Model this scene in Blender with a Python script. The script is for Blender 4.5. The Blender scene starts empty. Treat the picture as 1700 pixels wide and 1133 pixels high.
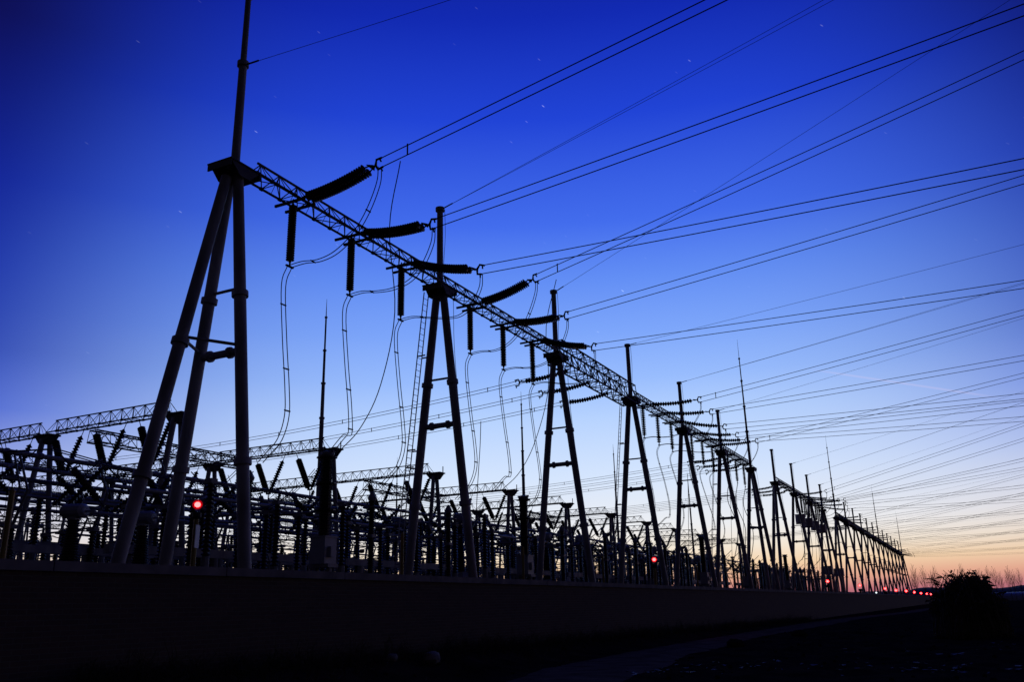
import bpy, math, random
from mathutils import Vector as V, Matrix, Quaternion
random.seed(7)
SC = bpy.context.scene
COL = SC.collection
EYE = 1.2                                  # eye height above the field
# ------------------------------------------------------------------ camera
cam_d = bpy.data.cameras.new('camera'); cam = bpy.data.objects.new('camera', cam_d); COL.objects.link(cam)
cam_d.sensor_width = 36; cam_d.lens = 30.37; cam_d.clip_start = .1; cam_d.clip_end = 6000
YAW, PITCH, ROLL = .4672, .3013, -.0249
fw = V((-math.sin(YAW)*math.cos(PITCH), math.cos(YAW)*math.cos(PITCH), math.sin(PITCH)))
rt0 = V((math.cos(YAW), math.sin(YAW), 0)); up0 = rt0.cross(fw)
rt = rt0*math.cos(ROLL)+up0*math.sin(ROLL); up = up0*math.cos(ROLL)-rt0*math.sin(ROLL)
cam.matrix_world = Matrix(((rt.x, up.x, -fw.x, 0), (rt.y, up.y, -fw.y, 0), (rt.z, up.z, -fw.z, EYE), (0, 0, 0, 1)))
SC.camera = cam
SC.view_settings.view_transform = 'Standard'; SC.view_settings.look = 'None'
SC.view_settings.exposure = 0; SC.view_settings.gamma = 1

# ------------------------------------------------------------------ sky after sunset
def lin(c): return tuple(((v/255)/12.92 if v/255 <= .04045 else ((v/255+.055)/1.055)**2.4) for v in c)+(1,)
wd = bpy.data.worlds.new('World'); SC.world = wd; wd.use_nodes = True
nt = wd.node_tree; nt.nodes.clear()
def N(t, **k):
    n = nt.nodes.new(t)
    for a, b in k.items(): setattr(n, a, b)
    return n
def ramp(inp, stops):
    r = N('ShaderNodeValToRGB'); e = r.color_ramp.elements
    while len(e) < len(stops): e.new(.5)
    for i, (p, c) in enumerate(stops): e[i].position = p; e[i].color = lin(c)
    nt.links.new(inp, r.inputs[0]); return r.outputs[0]
def math_(op, a, b=None, c=None, clamp=False):
    n = N('ShaderNodeMath', operation=op); n.use_clamp = clamp
    for i, v in enumerate((a, b, c)):
        if v is None: continue
        if isinstance(v, (int, float)): n.inputs[i].default_value = v
        else: nt.links.new(v, n.inputs[i])
    return n.outputs[0]
def vmath(op, a, b=None, out=0):
    n = N('ShaderNodeVectorMath', operation=op)
    for i, v in enumerate((a, b)):
        if v is None: continue
        if isinstance(v, (tuple, V)): n.inputs[i].default_value = v
        else: nt.links.new(v, n.inputs[i])
    return n.outputs[out]
tc = N('ShaderNodeTexCoord'); D = tc.outputs['Generated']
sep = N('ShaderNodeSeparateXYZ'); nt.links.new(D, sep.inputs[0]); Z = sep.outputs[2]
SUNAZ = math.radians(-24)
flat = vmath('NORMALIZE', vmath('MULTIPLY', D, (1, 1, 0)))
ca = vmath('DOT_PRODUCT', flat, V((math.sin(SUNAZ), math.cos(SUNAZ), 0)), out=1)
glow = ramp(Z, [(0, (150, 85, 108)), (.012, (194, 116, 124)), (.026, (230, 170, 142)), (.042, (246, 212, 172)), (.06, (246, 233, 214)), (.085, (238, 239, 242)),
                (.14, (214, 230, 254)), (.207, (183, 211, 255)), (.25, (153, 189, 254)), (.301, (126, 167, 251)), (.36, (99, 143, 245)), (.42, (67, 109, 237)), (.524, (33, 68, 214)), (.612, (18, 42, 178)), (.72, (14, 24, 120)), (1, (8, 10, 60))])
side = ramp(Z, [(0, (132, 84, 108)), (.012, (180, 112, 124)), (.026, (222, 160, 142)), (.045, (230, 198, 170)), (.075, (218, 208, 208)), (.115, (184, 190, 222)), (.15, (138, 154, 221)), (.203, (66, 94, 206)), (.261, (35, 61, 174)),
                (.34, (24, 47, 164)), (.417, (17, 33, 146)), (.49, (15, 25, 118)), (.554, (14, 16, 86)), (.75, (12, 15, 70)), (1, (8, 10, 50))])
back = ramp(Z, [(0, (36, 31, 38)), (.2, (32, 29, 40)), (.5, (21, 21, 38)), (1, (10, 11, 36))])
def mix(f, a, b):
    m = N('ShaderNodeMix', data_type='RGBA'); nt.links.new(f, m.inputs[0]); nt.links.new(a, m.inputs[6]); nt.links.new(b, m.inputs[7]); return m.outputs[2]
def maprange(v, a, b, c=0, d=1, smooth=True):
    n = N('ShaderNodeMapRange'); n.interpolation_type = 'SMOOTHSTEP' if smooth else 'LINEAR'
    nt.links.new(v, n.inputs[0])
    for i, x in enumerate((a, b, c, d)): n.inputs[i+1].default_value = x
    return n.outputs[0]
sky = mix(maprange(ca, .76, -.2), mix(maprange(ca, 1.0, .78), glow, side), back)
# stars trailed a little by the long exposure: short streaks along one direction of the sky
sa = (rt*.83-up*.56).normalized(); sb = fw.cross(sa).normalized(); sc_ = sa.cross(sb)
cx = N('ShaderNodeCombineXYZ')
for i, (ax, s) in enumerate(((sa, 9), (sb, 34))):
    nt.links.new(math_('MULTIPLY', vmath('DOT_PRODUCT', D, ax, out=1), s), cx.inputs[i])
vo = N('ShaderNodeTexVoronoi', voronoi_dimensions='2D'); vo.inputs['Scale'].default_value = 1; nt.links.new(cx.outputs[0], vo.inputs['Vector'])
sv = N('ShaderNodeSeparateColor'); nt.links.new(vo.outputs['Color'], sv.inputs[0])
pick = math_('GREATER_THAN', sv.outputs[0], .62)
dot = maprange(vo.outputs['Distance'], .022, .006)
mag = math_('POWER', sv.outputs[1], 5.0)
star = math_('MULTIPLY', math_('MULTIPLY', pick, dot), math_('MULTIPLY', math_('ADD', math_('MULTIPLY', mag, .36), .025), maprange(Z, .17, .36)))
# one thin pinkish vapour trail high over the wires
ct0 = (fw*1434+rt*(1360-850)-up*(616-566.5)).normalized(); ct1 = (fw*1434+rt*(1640-850)-up*(658-566.5)).normalized()
ctn = ct0.cross(ct1).normalized()
off = math_('ABSOLUTE', vmath('DOT_PRODUCT', D, ctn, out=1)); along = vmath('DOT_PRODUCT', D, ((ct0+ct1)/2).normalized(), out=1)
trail = math_('MULTIPLY', maprange(off, .0016, .0003), maprange(along, math.cos(.098), math.cos(.05)))
cadd = N('ShaderNodeMix', data_type='RGBA', blend_type='ADD'); nt.links.new(star, cadd.inputs[0]); nt.links.new(sky, cadd.inputs[6]); cadd.inputs[7].default_value = (.9, .95, 1, 1)
cmix = N('ShaderNodeMix', data_type='RGBA'); nt.links.new(math_('MULTIPLY', trail, .22), cmix.inputs[0]); nt.links.new(cadd.outputs[2], cmix.inputs[6]); cmix.inputs[7].default_value = lin((222, 206, 238))
bg = N('ShaderNodeBackground'); nt.links.new(cmix.outputs[2], bg.inputs[0]); bg.inputs[1].default_value = 1
wo = N('ShaderNodeOutputWorld'); nt.links.new(bg.outputs[0], wo.inputs[0])

# ------------------------------------------------------------------ materials
def mat(name, col, rough=.6, metal=0, var=.25, scale=3, bump=0, emit=None, spec=.3, streak=1):
    m = bpy.data.materials.new(name); m.use_nodes = True; t = m.node_tree; b = t.nodes['Principled BSDF']
    b.inputs['Roughness'].default_value = rough; b.inputs['Metallic'].default_value = metal; b.inputs['Specular IOR Level'].default_value = spec
    if emit:
        b.inputs['Emission Color'].default_value = (*emit[0], 1); b.inputs['Emission Strength'].default_value = emit[1]
    c = t.nodes.new('ShaderNodeTexCoord'); mp = t.nodes.new('ShaderNodeMapping'); mp.inputs['Scale'].default_value = (1, 1, streak)
    t.links.new(c.outputs['Object'], mp.inputs[0])
    n = t.nodes.new('ShaderNodeTexNoise'); n.inputs['Scale'].default_value = scale; n.inputs['Detail'].default_value = 6
    t.links.new(mp.outputs[0], n.inputs['Vector'])
    r = t.nodes.new('ShaderNodeValToRGB'); r.color_ramp.elements[0].position = .3; r.color_ramp.elements[1].position = .7
    r.color_ramp.elements[0].color = (*[v*(1-var) for v in col], 1); r.color_ramp.elements[1].color = (*[min(1, v*(1+var)) for v in col], 1)
    t.links.new(n.outputs[0], r.inputs[0]); t.links.new(r.outputs[0], b.inputs['Base Color'])
    if bump:
        bp = t.nodes.new('ShaderNodeBump'); bp.inputs['Strength'].default_value = bump; t.links.new(n.outputs[0], bp.inputs['Height']); t.links.new(bp.outputs[0], b.inputs['Normal'])
    return m
STEEL = mat('galvanised_steel', (.31, .31, .315), .55, .0, .42, 1.6, streak=.3)
TRUSS = mat("dark_galvanised_angle", (.11, .113, .12), .65, 0, .25, 2)
PORC = mat('brown_porcelain', (.045, .03, .025), .35, 0, .2, 4)
WIRE = mat('weathered_conductor', (.05, .05, .055), .7, 0, .2, 2)
TUBE = mat('aluminium_busbar', (.22, .22, .23), .5, 0, .2, 2)
BOXG = mat('grey_cabinet_paint', (.36, .37, .39), .5, 0, .12, 2)
CONC = mat('concrete', (.19, .175, .175), .9, 0, .3, 2.5, .3)
YEL = mat('yellow_painted_post', (.30, .22, .05), .6, 0, .2, 3)
WHITE = mat('sign_white', (.55, .55, .55), .6, 0, .1, 3)
BLACK = mat('sign_dark_print', (.03, .03, .035), .6)
STALK = mat('dry_corn_stalk', (.12, .10, .06), .9, 0, .5, 5)
WEED = mat('dry_weeds', (.05, .04, .028), .9, 0, .5, 3)
BARK = mat('bare_bark', (.06, .045, .04), .9, 0, .3, 2)
STONE = mat('pale_stone', (.2, .19, .185), .9, 0, .3, 6, .5)
LITTER = mat('pale_litter', (.2, .2, .215), .7, 0, .3, 4)
HILL = mat('far_hill', (.05, .055, .07), 1, 0, .4, .01)
FILM = mat('greenhouse_film', (.35, .4, .48), .4, 0, .2, .2)
KILN = mat('pale_masonry', (.2, .19, .17), .9, 0, .3, 2)
def emis(name, col, s):
    m = bpy.data.materials.new(name); m.use_nodes = True; t = m.node_tree; t.nodes.clear()
    e = t.nodes.new('ShaderNodeEmission'); e.inputs[0].default_value = (*col, 1); e.inputs[1].default_value = s
    o = t.nodes.new('ShaderNodeOutputMaterial'); t.links.new(e.outputs[0], o.inputs[0]); return m, t, e, o
BULB = emis('lamp_led', (1, .02, .02), 45)[0]
_m, _t, _e, _o = emis('red_lamp_glass', (1, .004, .015), .55)
_tr = _t.nodes.new('ShaderNodeBsdfTransparent'); _tr.inputs[0].default_value = (1, 1, 1, 1); _mx = _t.nodes.new('ShaderNodeMixShader'); _mx.inputs[0].default_value = .4
_t.links.new(_tr.outputs[0], _mx.inputs[1]); _t.links.new(_e.outputs[0], _mx.inputs[2]); _t.links.new(_mx.outputs[0], _o.inputs[0]); GLASS = _m
LAMPW = emis('white_lamp_glow', (.8, .95, 1), 2.2)[0]
def brick():
    m = mat('brick', (.1, .07, .06), .9); t = m.node_tree; b = t.nodes['Principled BSDF']
    c = t.nodes.new('ShaderNodeTexCoord'); mp = t.nodes.new('ShaderNodeMapping'); mp.inputs['Rotation'].default_value = (0, math.pi/2, math.pi/2)
    s = t.nodes.new('ShaderNodeSeparateXYZ'); k = t.nodes.new('ShaderNodeCombineXYZ'); t.links.new(c.outputs['Object'], s.inputs[0])
    t.links.new(s.outputs[1], k.inputs[0]); t.links.new(s.outputs[2], k.inputs[1])
    br = t.nodes.new('ShaderNodeTexBrick'); t.links.new(k.outputs[0], br.inputs['Vector'])
    br.inputs['Scale'].default_value = 1; br.inputs['Brick Width'].default_value = .25; br.inputs['Row Height'].default_value = .067; br.inputs['Mortar Size'].default_value = .006
    br.inputs['Color1'].default_value = (.105, .07, .055, 1); br.inputs['Color2'].default_value = (.08, .056, .045, 1); br.inputs['Mortar'].default_value = (.12, .105, .09, 1)
    t.links.new(br.outputs['Color'], b.inputs['Base Color'])
    bp = t.nodes.new('ShaderNodeBump'); bp.inputs['Strength'].default_value = .6; bp.inputs['Distance'].default_value = .02; bp.invert = True
    t.links.new(br.outputs['Fac'], bp.inputs['Height']); t.links.new(bp.outputs[0], b.inputs['Normal']); return m
BRICK = brick()
DIRT = mat('dark_field_soil', (.036, .028, .023), 1, 0, .5, 1.3, .9, spec=0)
PATHM = mat('trodden_dirt', (.14, .105, .085), 1, 0, .4, 1.7, .9, spec=0)

# ------------------------------------------------------------------ mesh helpers
def frame(d):
    d = d.normalized(); a = V((0, 0, 1)) if abs(d.z) < .95 else V((1, 0, 0))
    x = a.cross(d).normalized(); return x, d.cross(x)
class G:
    def __init__(s): s.v = []; s.f = []
    def ring(s, c, x, y, r, n):
        i = len(s.v)
        for k in range(n):
            a = 2*math.pi*k/n; s.v.append(c+x*(r*math.cos(a))+y*(r*math.sin(a)))
        return i
    def lathe(s, p, q, prof, n=10):
        """prof: list of (fraction along p->q, radius)"""
        p = V(p); q = V(q); d = q-p; x, y = frame(d); pr = None
        for t, r in prof:
            i = s.ring(p+d*t, x, y, max(r, 1e-4), n)
            if pr is not None:
                for k in range(n): s.f.append((pr+k, pr+(k+1) % n, i+(k+1) % n, i+k))
            else: s.f.append(tuple(range(i+n-1, i-1, -1)))
            pr = i
        s.f.append(tuple(range(pr, pr+n))); return s
    def tube(s, p, q, r, n=8, r2=None): return s.lathe(p, q, [(0, r), (1, r if r2 is None else r2)], n)
    def sweep(s, pts, r, n=5, r2=None):
        pts = [V(p) for p in pts]; pr = None; m = len(pts); x = None
        for j, p in enumerate(pts):
            d = (pts[min(j+1, m-1)]-pts[max(j-1, 0)]).normalized()
            if x is None: x, y = frame(d)
            else: x = (x-d*x.dot(d)).normalized(); y = d.cross(x)
            i = s.ring(p, x, y, r if r2 is None else r+(r2-r)*j/(m-1), n)
            if pr is not None:
                for k in range(n): s.f.append((pr+k, pr+(k+1) % n, i+(k+1) % n, i+k))
            else: s.f.append(tuple(range(i+n-1, i-1, -1)))
            pr = i
        s.f.append(tuple(range(pr, pr+n))); return s
    def box(s, c, sz, M=None):
        i = len(s.v); c = V(c)
        for dx in (-.5, .5):
            for dy in (-.5, .5):
                for dz in (-.5, .5):
                    o = V((dx*sz[0], dy*sz[1], dz*sz[2])); s.v.append(c+(M@o if M else o))
        for f in ((0, 1, 3, 2), (4, 6, 7, 5), (0, 4, 5, 1), (2, 3, 7, 6), (0, 2, 6, 4), (1, 5, 7, 3)): s.f.append(tuple(i+k for k in f))
        return s
    def prism(s, pts, h):
        """closed outline (list of Vectors) pushed along vector h"""
        i = len(s.v); n = len(pts); s.v += [V(p) for p in pts]+[V(p)+h for p in pts]
        s.f.append(tuple(range(i+n-1, i-1, -1))); s.f.append(tuple(range(i+n, i+2*n)))
        for k in range(n): s.f.append((i+k, i+(k+1) % n, i+n+(k+1) % n, i+n+k))
        return s
    def sphere(s, c, r, n=10, m=6, sq=1):
        return s.lathe(V(c)-V((0, 0, r*sq)), V(c)+V((0, 0, r*sq)), [((1-math.cos(math.pi*k/m))/2, r*math.sin(math.pi*k/m)) for k in range(m+1)], n)
    def build(s, name, m, parent=None, smooth=False):
        me = bpy.data.meshes.new(name); me.from_pydata([tuple(v) for v in s.v], [], s.f); me.materials.append(m)
        if smooth:
            me.shade_smooth(); me.set_sharp_from_angle(angle=math.radians(40))
        o = bpy.data.objects.new(name, me); COL.objects.link(o)
        if parent: o.parent = parent
        return o
def tag(o, label=None, cat=None, group=None, kind=None):
    if label: o['label'] = label
    if cat: o['category'] = cat
    if group: o['group'] = group
    if kind: o['kind'] = kind
    return o
def thing(name, label, cat, loc=(0, 0, 0), rz=0, group=None):
    o = bpy.data.objects.new(name, None); COL.objects.link(o); o.location = loc; o.rotation_euler = (0, 0, rz); o.empty_display_size = .3
    return tag(o, label, cat, group, 'thing')
KIDS = {}
def kids(o): return [c for c in o.children]
def dup(o, loc, rz=0, label=None, M=None, parent=None):
    def cp(a, par):
        c = a.copy(); COL.objects.link(c)
        if par: c.parent = par
        for k in a.children: cp(k, c)
        return c
    r = cp(o, parent); r.location = loc
    if M is not None: r.rotation_mode = 'QUATERNION'; r.rotation_quaternion = M
    else: r.rotation_euler = (0, 0, rz)
    if label: r['label'] = label
    return r
class Kind:
    """one prototype; the first placing moves it, later ones copy it with its parts"""
    def __init__(s, make): s.make = make; s.o = None; s.ready = False
    def put(s, loc, rz=0, label=None, group=None, M=None):
        if s.o is None:
            s.o = s.make(); bpy.context.view_layer.update(); s.src = s.o
            o = s.o; o.location = loc
            if M is not None: o.rotation_mode = 'QUATERNION'; o.rotation_quaternion = M
            else: o.rotation_euler = (0, 0, rz)
            if label: o['label'] = label
        else: o = dup(s.o, loc, rz, label, M)
        if M is None: o.rotation_mode = 'XYZ'
        if group: o['group'] = group
        return o
def ordw(i): return ['first', 'second', 'third', 'fourth', 'fifth', 'sixth', 'seventh', 'eighth', 'ninth', 'tenth', 'eleventh', 'twelfth', 'thirteenth', 'fourteenth', 'fifteenth', 'sixteenth', 'seventeenth', 'eighteenth', 'nineteenth', 'twentieth', 'twenty-first', 'twenty-second', 'twenty-third', 'twenty-fourth', 'twenty-fifth', 'twenty-sixth'][i]
PH = ['nearest', 'middle', 'farthest']
def spline(P, k=6):
    P = [V(p) for p in P]; out = []
    for i in range(len(P)-1):
        a = P[i-1] if i else P[i]*2-P[i+1]; b = P[i]; c = P[i+1]; d = P[i+2] if i+2 < len(P) else P[i+1]*2-P[i]
        for j in range(k):
            t = j/k; out.append(.5*((2*b)+(c-a)*t+(2*a-5*b+4*c-d)*t*t+(3*b-a-3*c+d)*t**3))
    return out+[P[-1]]

# ------------------------------------------------------------------ ground, path, hills
WX = -10.5                                   # boundary wall line
def bank(x, y):
    f = max(0, min(1, (60-y)/50))*max(0, min(1, (y+12)/10))
    return .38*f*math.exp(-((x-WX-.5)/.9)**2) if x > WX-.2 else 0
def path_mid(y):
    P = [(-6, -5.6), (13, -6.3), (18, -7.1), (24, -7.9), (35, -8.5), (63, -8.2), (105, -5.8), (200, -2), (340, 3)]
    for (a, xa), (b, xb) in zip(P, P[1:]):
        if y <= b:
            t = max(0, (y-a)/(b-a)); t = t*t*(3-2*t); return xa+(xb-xa)*t
    return P[-1][1]
from mathutils import noise
def gh(x, y):
    d = abs(x-path_mid(y)); k = max(0, min(1, (d-.9)/1.2)) if y > -8 else 1
    h = .10*noise.noise((x*.5, y*.5, 0))+.07*noise.noise((x*1.7, y*1.7, 3))+.045*noise.noise((x*4.5, y*4.5, 9))
    if x < WX: return -.03
    return h*k*max(0, min(1, (90-y)/40))*min(1, max(0, (x-WX)/.6))-.02+bank(x, y)
def grid(xs, ys, z): 
    g = G(); n = len(ys)
    for x in xs:
        for y in ys: g.v.append(V((x, y, z(x, y))))
    for i in range(len(xs)-1):
        for j in range(n-1): g.f.append((i*n+j, i*n+n+j, i*n+n+j+1, i*n+j+1))
    return g
xs = [-3000, -600, -200, -60, -20]+[WX-.3+.16*i for i in range(130)]+[12, 16, 25, 60, 200, 600, 3000]
ys = [-3000, -200, -40, -15]+[-10+.5*i for i in range(36)]+[8.2+.16*i for i in range(180)]+[37.5+.6*i for i in range(90)]+[95, 110, 150, 250, 500, 1200, 3500]
tag(grid(xs, ys, gh).build('ground', DIRT, smooth=True), kind='structure')
g = G(); m_ = 0; yy = [-6+.35*i for i in range(180)]+[58+3*i for i in range(60)]
for y in yy:
    c = path_mid(y); w = 1.15+.2*noise.noise((0, y*.3, 5)) if y < 60 else .9
    for k in range(9):
        t = k/8*2-1; g.v.append(V((c+t*w+.12*noise.noise((k, y*.8, 1))*abs(t), y, -.012+.03*(1-t*t)+.012*noise.noise((k*.7, y*1.3, 2)))))
for i in range(len(yy)-1):
    for k in range(8): a = i*9+k; g.f.append((a, a+1, a+10, a+9))
tag(g.build('path', PATHM, smooth=True), kind='structure')
g = G(); NH = 90
for i in range(NH+1):
    x = -420+i*8.5; h = 9+10*abs(noise.noise((x*.011, 4, 0)))+4*noise.noise((x*.04, 2, 0))
    g.v += [V((x, 880, -.5)), V((x, 905, h*.75)), V((x, 930, h)), V((x, 1100, -.5))]
for i in range(NH):
    for k in range(3): a = i*4+k; g.f.append((a, a+4, a+5, a+1))
tag(g.build('hills', HILL, smooth=True), kind='structure')

# ------------------------------------------------------------------ boundary wall
HW = .735+EYE
w = thing('brick_wall', 'long low brick boundary wall with pale concrete coping running along the switchyard', 'wall', (WX, 0, 0))
G().box((-.12, 165, (HW-.13)/2-.1), (.24, 360, HW-.13+.2)).build('wall_body', BRICK, w)
g = G()
for i in range(120): g.box((-.12, -13.5+3*i+1.5, HW-.064), (.36, 2.985, .13))
g.build('coping', CONC, w)

# ------------------------------------------------------------------ gantry towers
GX = -21.3
ZB = 15.35+EYE; ZP = 19.78+EYE; ZM = 31.4+EYE
TY = [20.4, 34.4, 48.4, 62.4, 76.4, 90.4, 104.4, 119, 133.3, 147.2, 161.2, 178.7, 194.2, 208.9, 223.5, 237.5, 252, 267, 281.7, 297, 312, 327, 342, 356]
MAST = {0, 6, 11, 17, 23}
BRACE = {0: -1, 6: 1, 7: -1, 10: 1, 11: -1, 23: 1}
def leg(g, p, q, r=.205, cols=(.12, .5,)):
    pr = []
    for c in cols: pr += [(c-.006, r), (c-.006, r+.075), (c+.006, r+.075), (c+.006, r)]
    g.lathe(p, q, [(0, r*1.04)]+pr+[(1, r*.92)], 14)
def make_tower(mast):
    t = thing('gantry_tower', 'x', 'gantry tower')
    for s in (-1, 1):
        g = G(); leg(g, (s*2.02, 0, -.1), (s*.17, 0, ZB-.1), cols=(.36, .71)); g.build('leg', STEEL, t, True)
    g = G(); zc = 8.41+EYE; h = 2.02-1.85*zc/ZB
    g.tube((-h, 0, zc), (h, 0, zc), .13, 12)
    for s in (-1, 1): g.lathe((s*.45-.09, 0, zc), (s*.45+.09, 0, zc), [(0, .13), (.2, .2), (.8, .2), (1, .13)], 12)
    g.build('cross_tube', STEEL, t, True)
    zt = 10.68+EYE; h = 2.02-1.85*zt/ZB
    G().tube((-h, 0, zt), (h, 0, zt), .055, 8).build('tie_bar', STEEL, t, True)
    g = G(); g.box((0, 0, ZB+.02), (1.15, 1.5, .05)); g.box((0, .72, ZB-.12), (1.1, .05, .26)); g.box((0, -.72, ZB-.12), (1.1, .05, .26))
    for s in (-1, 1):
        g.prism([V((s*.5, -.7, ZB)), V((s*.5, .7, ZB)), V((s*.5, .25, ZB-.45)), V((s*.5, -.25, ZB-.45))], V((.03, 0, 0)))
        g.box((s*.3, 0, ZB-.15), (.04, 1.3, .3))
    g.box((0, 0, ZB-.35), (.5, .4, .5))
    g.build('head_bracket', TRUSS, t)
    if mast:
        g = G(); zz = [ZB+.05, ZP, 22.87+EYE, 26.08+EYE, 28.92+EYE, ZM]; rr = [.165, .12, .09, .065, .03]
        for i in range(5):
            g.tube((0, 0, zz[i]), (0, 0, zz[i+1]), rr[i], 12, rr[i]*.92 if i < 4 else .012)
            if i: g.lathe((0, 0, zz[i]-.12), (0, 0, zz[i]+.12), [(0, rr[i-1]), (.1, rr[i-1]+.055), (.9, rr[i-1]+.055), (1, rr[i])], 12)
        g.build('lightning_mast', STEEL, t, True)
    else:
        G().lathe((0, 0, ZB+.05), (0, 0, ZP), [(0, .165), (.955, .155), (.955, .23), (1, .235)], 12).build('peak_pole', STEEL, t, True)
    return t
KT = {False: Kind(lambda: make_tower(False)), True: Kind(lambda: make_tower(True))}
NT = len(TY)
for i, y in enumerate(TY):
    ms = i in MAST
    lab = f"{ordw(i)} steel A-frame gantry tower from the left" + (", carrying a tall stepped lightning mast" if ms else ", with a capped peak pole")
    if i == 0: lab = 'nearest and largest steel gantry tower at left, three legs and a mast leaving the frame'
    t = KT[ms].put((GX, y, 0), 0, lab, 'steel A-frame towers of the line gantry')
for i, y in enumerate(TY):
    ob = [o for o in COL.objects if o.name.startswith('gantry_tower') and abs(o.location.y-y) < .01 and o.type == 'EMPTY'][0]
    if i in BRACE:
        s = BRACE[i]; g = G(); leg(g, (0, s*3.75, -.1), (0, s*.35, ZB-.45), cols=(.33, .6)); g.build('brace_leg', STEEL, ob, True)
        zb = 8.6+EYE; yb = s*(3.75-3.4*zb/ZB); xb = 2.02-1.85*zb/ZB; g = G()
        for q in (-1, 1): g.tube((0, yb, zb), (q*xb, 0, zb), .055, 6)
        g.build('brace_strut', STEEL, ob)
    if i in (1, 3, 5, 9, 15):
        g = G(); a0, a1 = V((-2.65, 0, 0)), V((-.8, 0, ZB-.1))
        for dy in (-.2, .2): g.tube(a0+V((0, dy, 0)), a1+V((0, dy, 0)), .028, 5)
        for k in range(1, 54):
            p = a0.lerp(a1, k/54); g.tube(p+V((0, -.2, 0)), p+V((0, .2, 0)), .014, 4)
        for k in (.2, .47, .52, .8):
            p = a0.lerp(a1, k); g.box(p+V((.22, .2, 0)), (.45, .05, .06)); g.box(p+V((.22, -.2, 0)), (.45, .05, .06))
        g.build('ladder', STEEL, ob)
    if 0 < i < 11:
        g = G(); g.sweep(spline([(.22, .1, ZP-.1), (.25, .1, ZP-1.6), (.2, .05, ZB+.6), (.55, .3, ZB-.3), (.75, .1, ZB-3), (1.0, .08, ZB-6), (1.2, .22, 8), (2.2, .2, .3)], 5), .014, 4)
        g.build('earth_wire', WIRE, ob)

# ------------------------------------------------------------------ lattice beams
def truss_tri(L, pitch=1.0, w=.38, d=.68, r=.05, rb=.022):
    """triangular truss along +Y, two chords below and one above"""
    ch = G(); br = G(); n = max(2, int(round(L/pitch)))
    A, B, T = (lambda y: V((w, y, 0))), (lambda y: V((-w, y, 0))), (lambda y: V((0, y, d)))
    ch.tube(A(0), A(L), r*1.25, 8); ch.tube(B(0), B(L), r, 8); ch.tube(T(.35), T(L-.35), r, 8)
    for k in range(n):
        y0, y1 = L*k/n, L*(k+1)/n; ym = (y0+y1)/2
        for P in (A, B):
            br.tube(P(y0), T(max(.35, min(L-.35, ym))), rb, 4); br.tube(T(max(.35, min(L-.35, ym))), P(y1), rb, 4); br.tube(P(ym), T(max(.35, min(L-.35, ym))), rb*.7, 4)
        br.tube(A(y0), B(y0), rb, 4)
        br.tube(*((A(y0), B(y1)) if k % 2 else (B(y0), A(y1))), rb, 4); br.box(((w, y0, .0)), (.1, .16, .12)); br.box(((-w, y0, .0)), (.1, .16, .12))
    return ch, br
def truss_box(L, pitch=1.15, w=.6, d=1.5, r=.06, rb=.03):
    ch = G(); br = G(); n = max(2, int(round(L/pitch)))
    P = lambda sx, sz, y: V((sx*w*(.7 if sz else 1), y, sz*d))
    for sx in (-1, 1):
        for sz in (0, 1): ch.tube(P(sx, sz, 0), P(sx, sz, L), r, 8)
    for k in range(n+1):
        y = L*k/n
        for sx in (-1, 1): br.tube(P(sx, 0, y), P(sx, 1, y), rb, 4)
        for sz in (0, 1): br.tube(P(-1, sz, y), P(1, sz, y), rb, 4)
        if k < n:
            y1 = L*(k+1)/n
            for sx in (-1, 1): br.tube(P(sx, k % 2, y), P(sx, (k+1) % 2, y1), rb*1.2, 4)
            for sz in (0, 1): br.tube(P(1 if k % 2 else -1, sz, y), P(-1 if k % 2 else 1, sz, y1), rb, 4)
            br.tube(P(1, 0, y), P(-1, 1, y), rb*.8, 4)
    return ch, br
PHO = (3.35, 7.1, 10.9)
LEFTB = {2, 5, 7, 12}                           # bays whose phases run back into the yard
RIGHTB = [0, 1, 3, 4, 8, 9, 11, 13, 15, 17, 20, 22]
for i in range(NT-1):
    if i in (6, 10): continue
    y0, y1 = TY[i]+(.75 if i in (0, 7, 11) else .02), TY[i+1]-(.75 if i in (5, 9) else .02); L = y1-y0
    heavy = i == 2
    t = thing('gantry_beam', (f"deep box lattice beam between the third and fourth gantry towers" if heavy else f"slender triangular lattice beam between the {ordw(i)} and {ordw(i+1)} gantry towers"), 'lattice beam', (GX, y0, ZB+.13 if not heavy else 14.85+EYE), 0, 'lattice beams of the line gantry')
    ch, br = truss_box(L) if heavy else (truss_tri(L) if i < 11 else truss_tri(L, 1.0, .5, .95, .09, .045))
    if not heavy and i < 11:
        for o in PHO:
            yl = TY[i]+o-y0
            for dy in (-.3, .3): br.box((-.1, yl+dy, -.07), (1.5, .08, .1))
    ch.build('chords', TRUSS, t); br.build('lattice_bracing', TRUSS, t)

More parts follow.
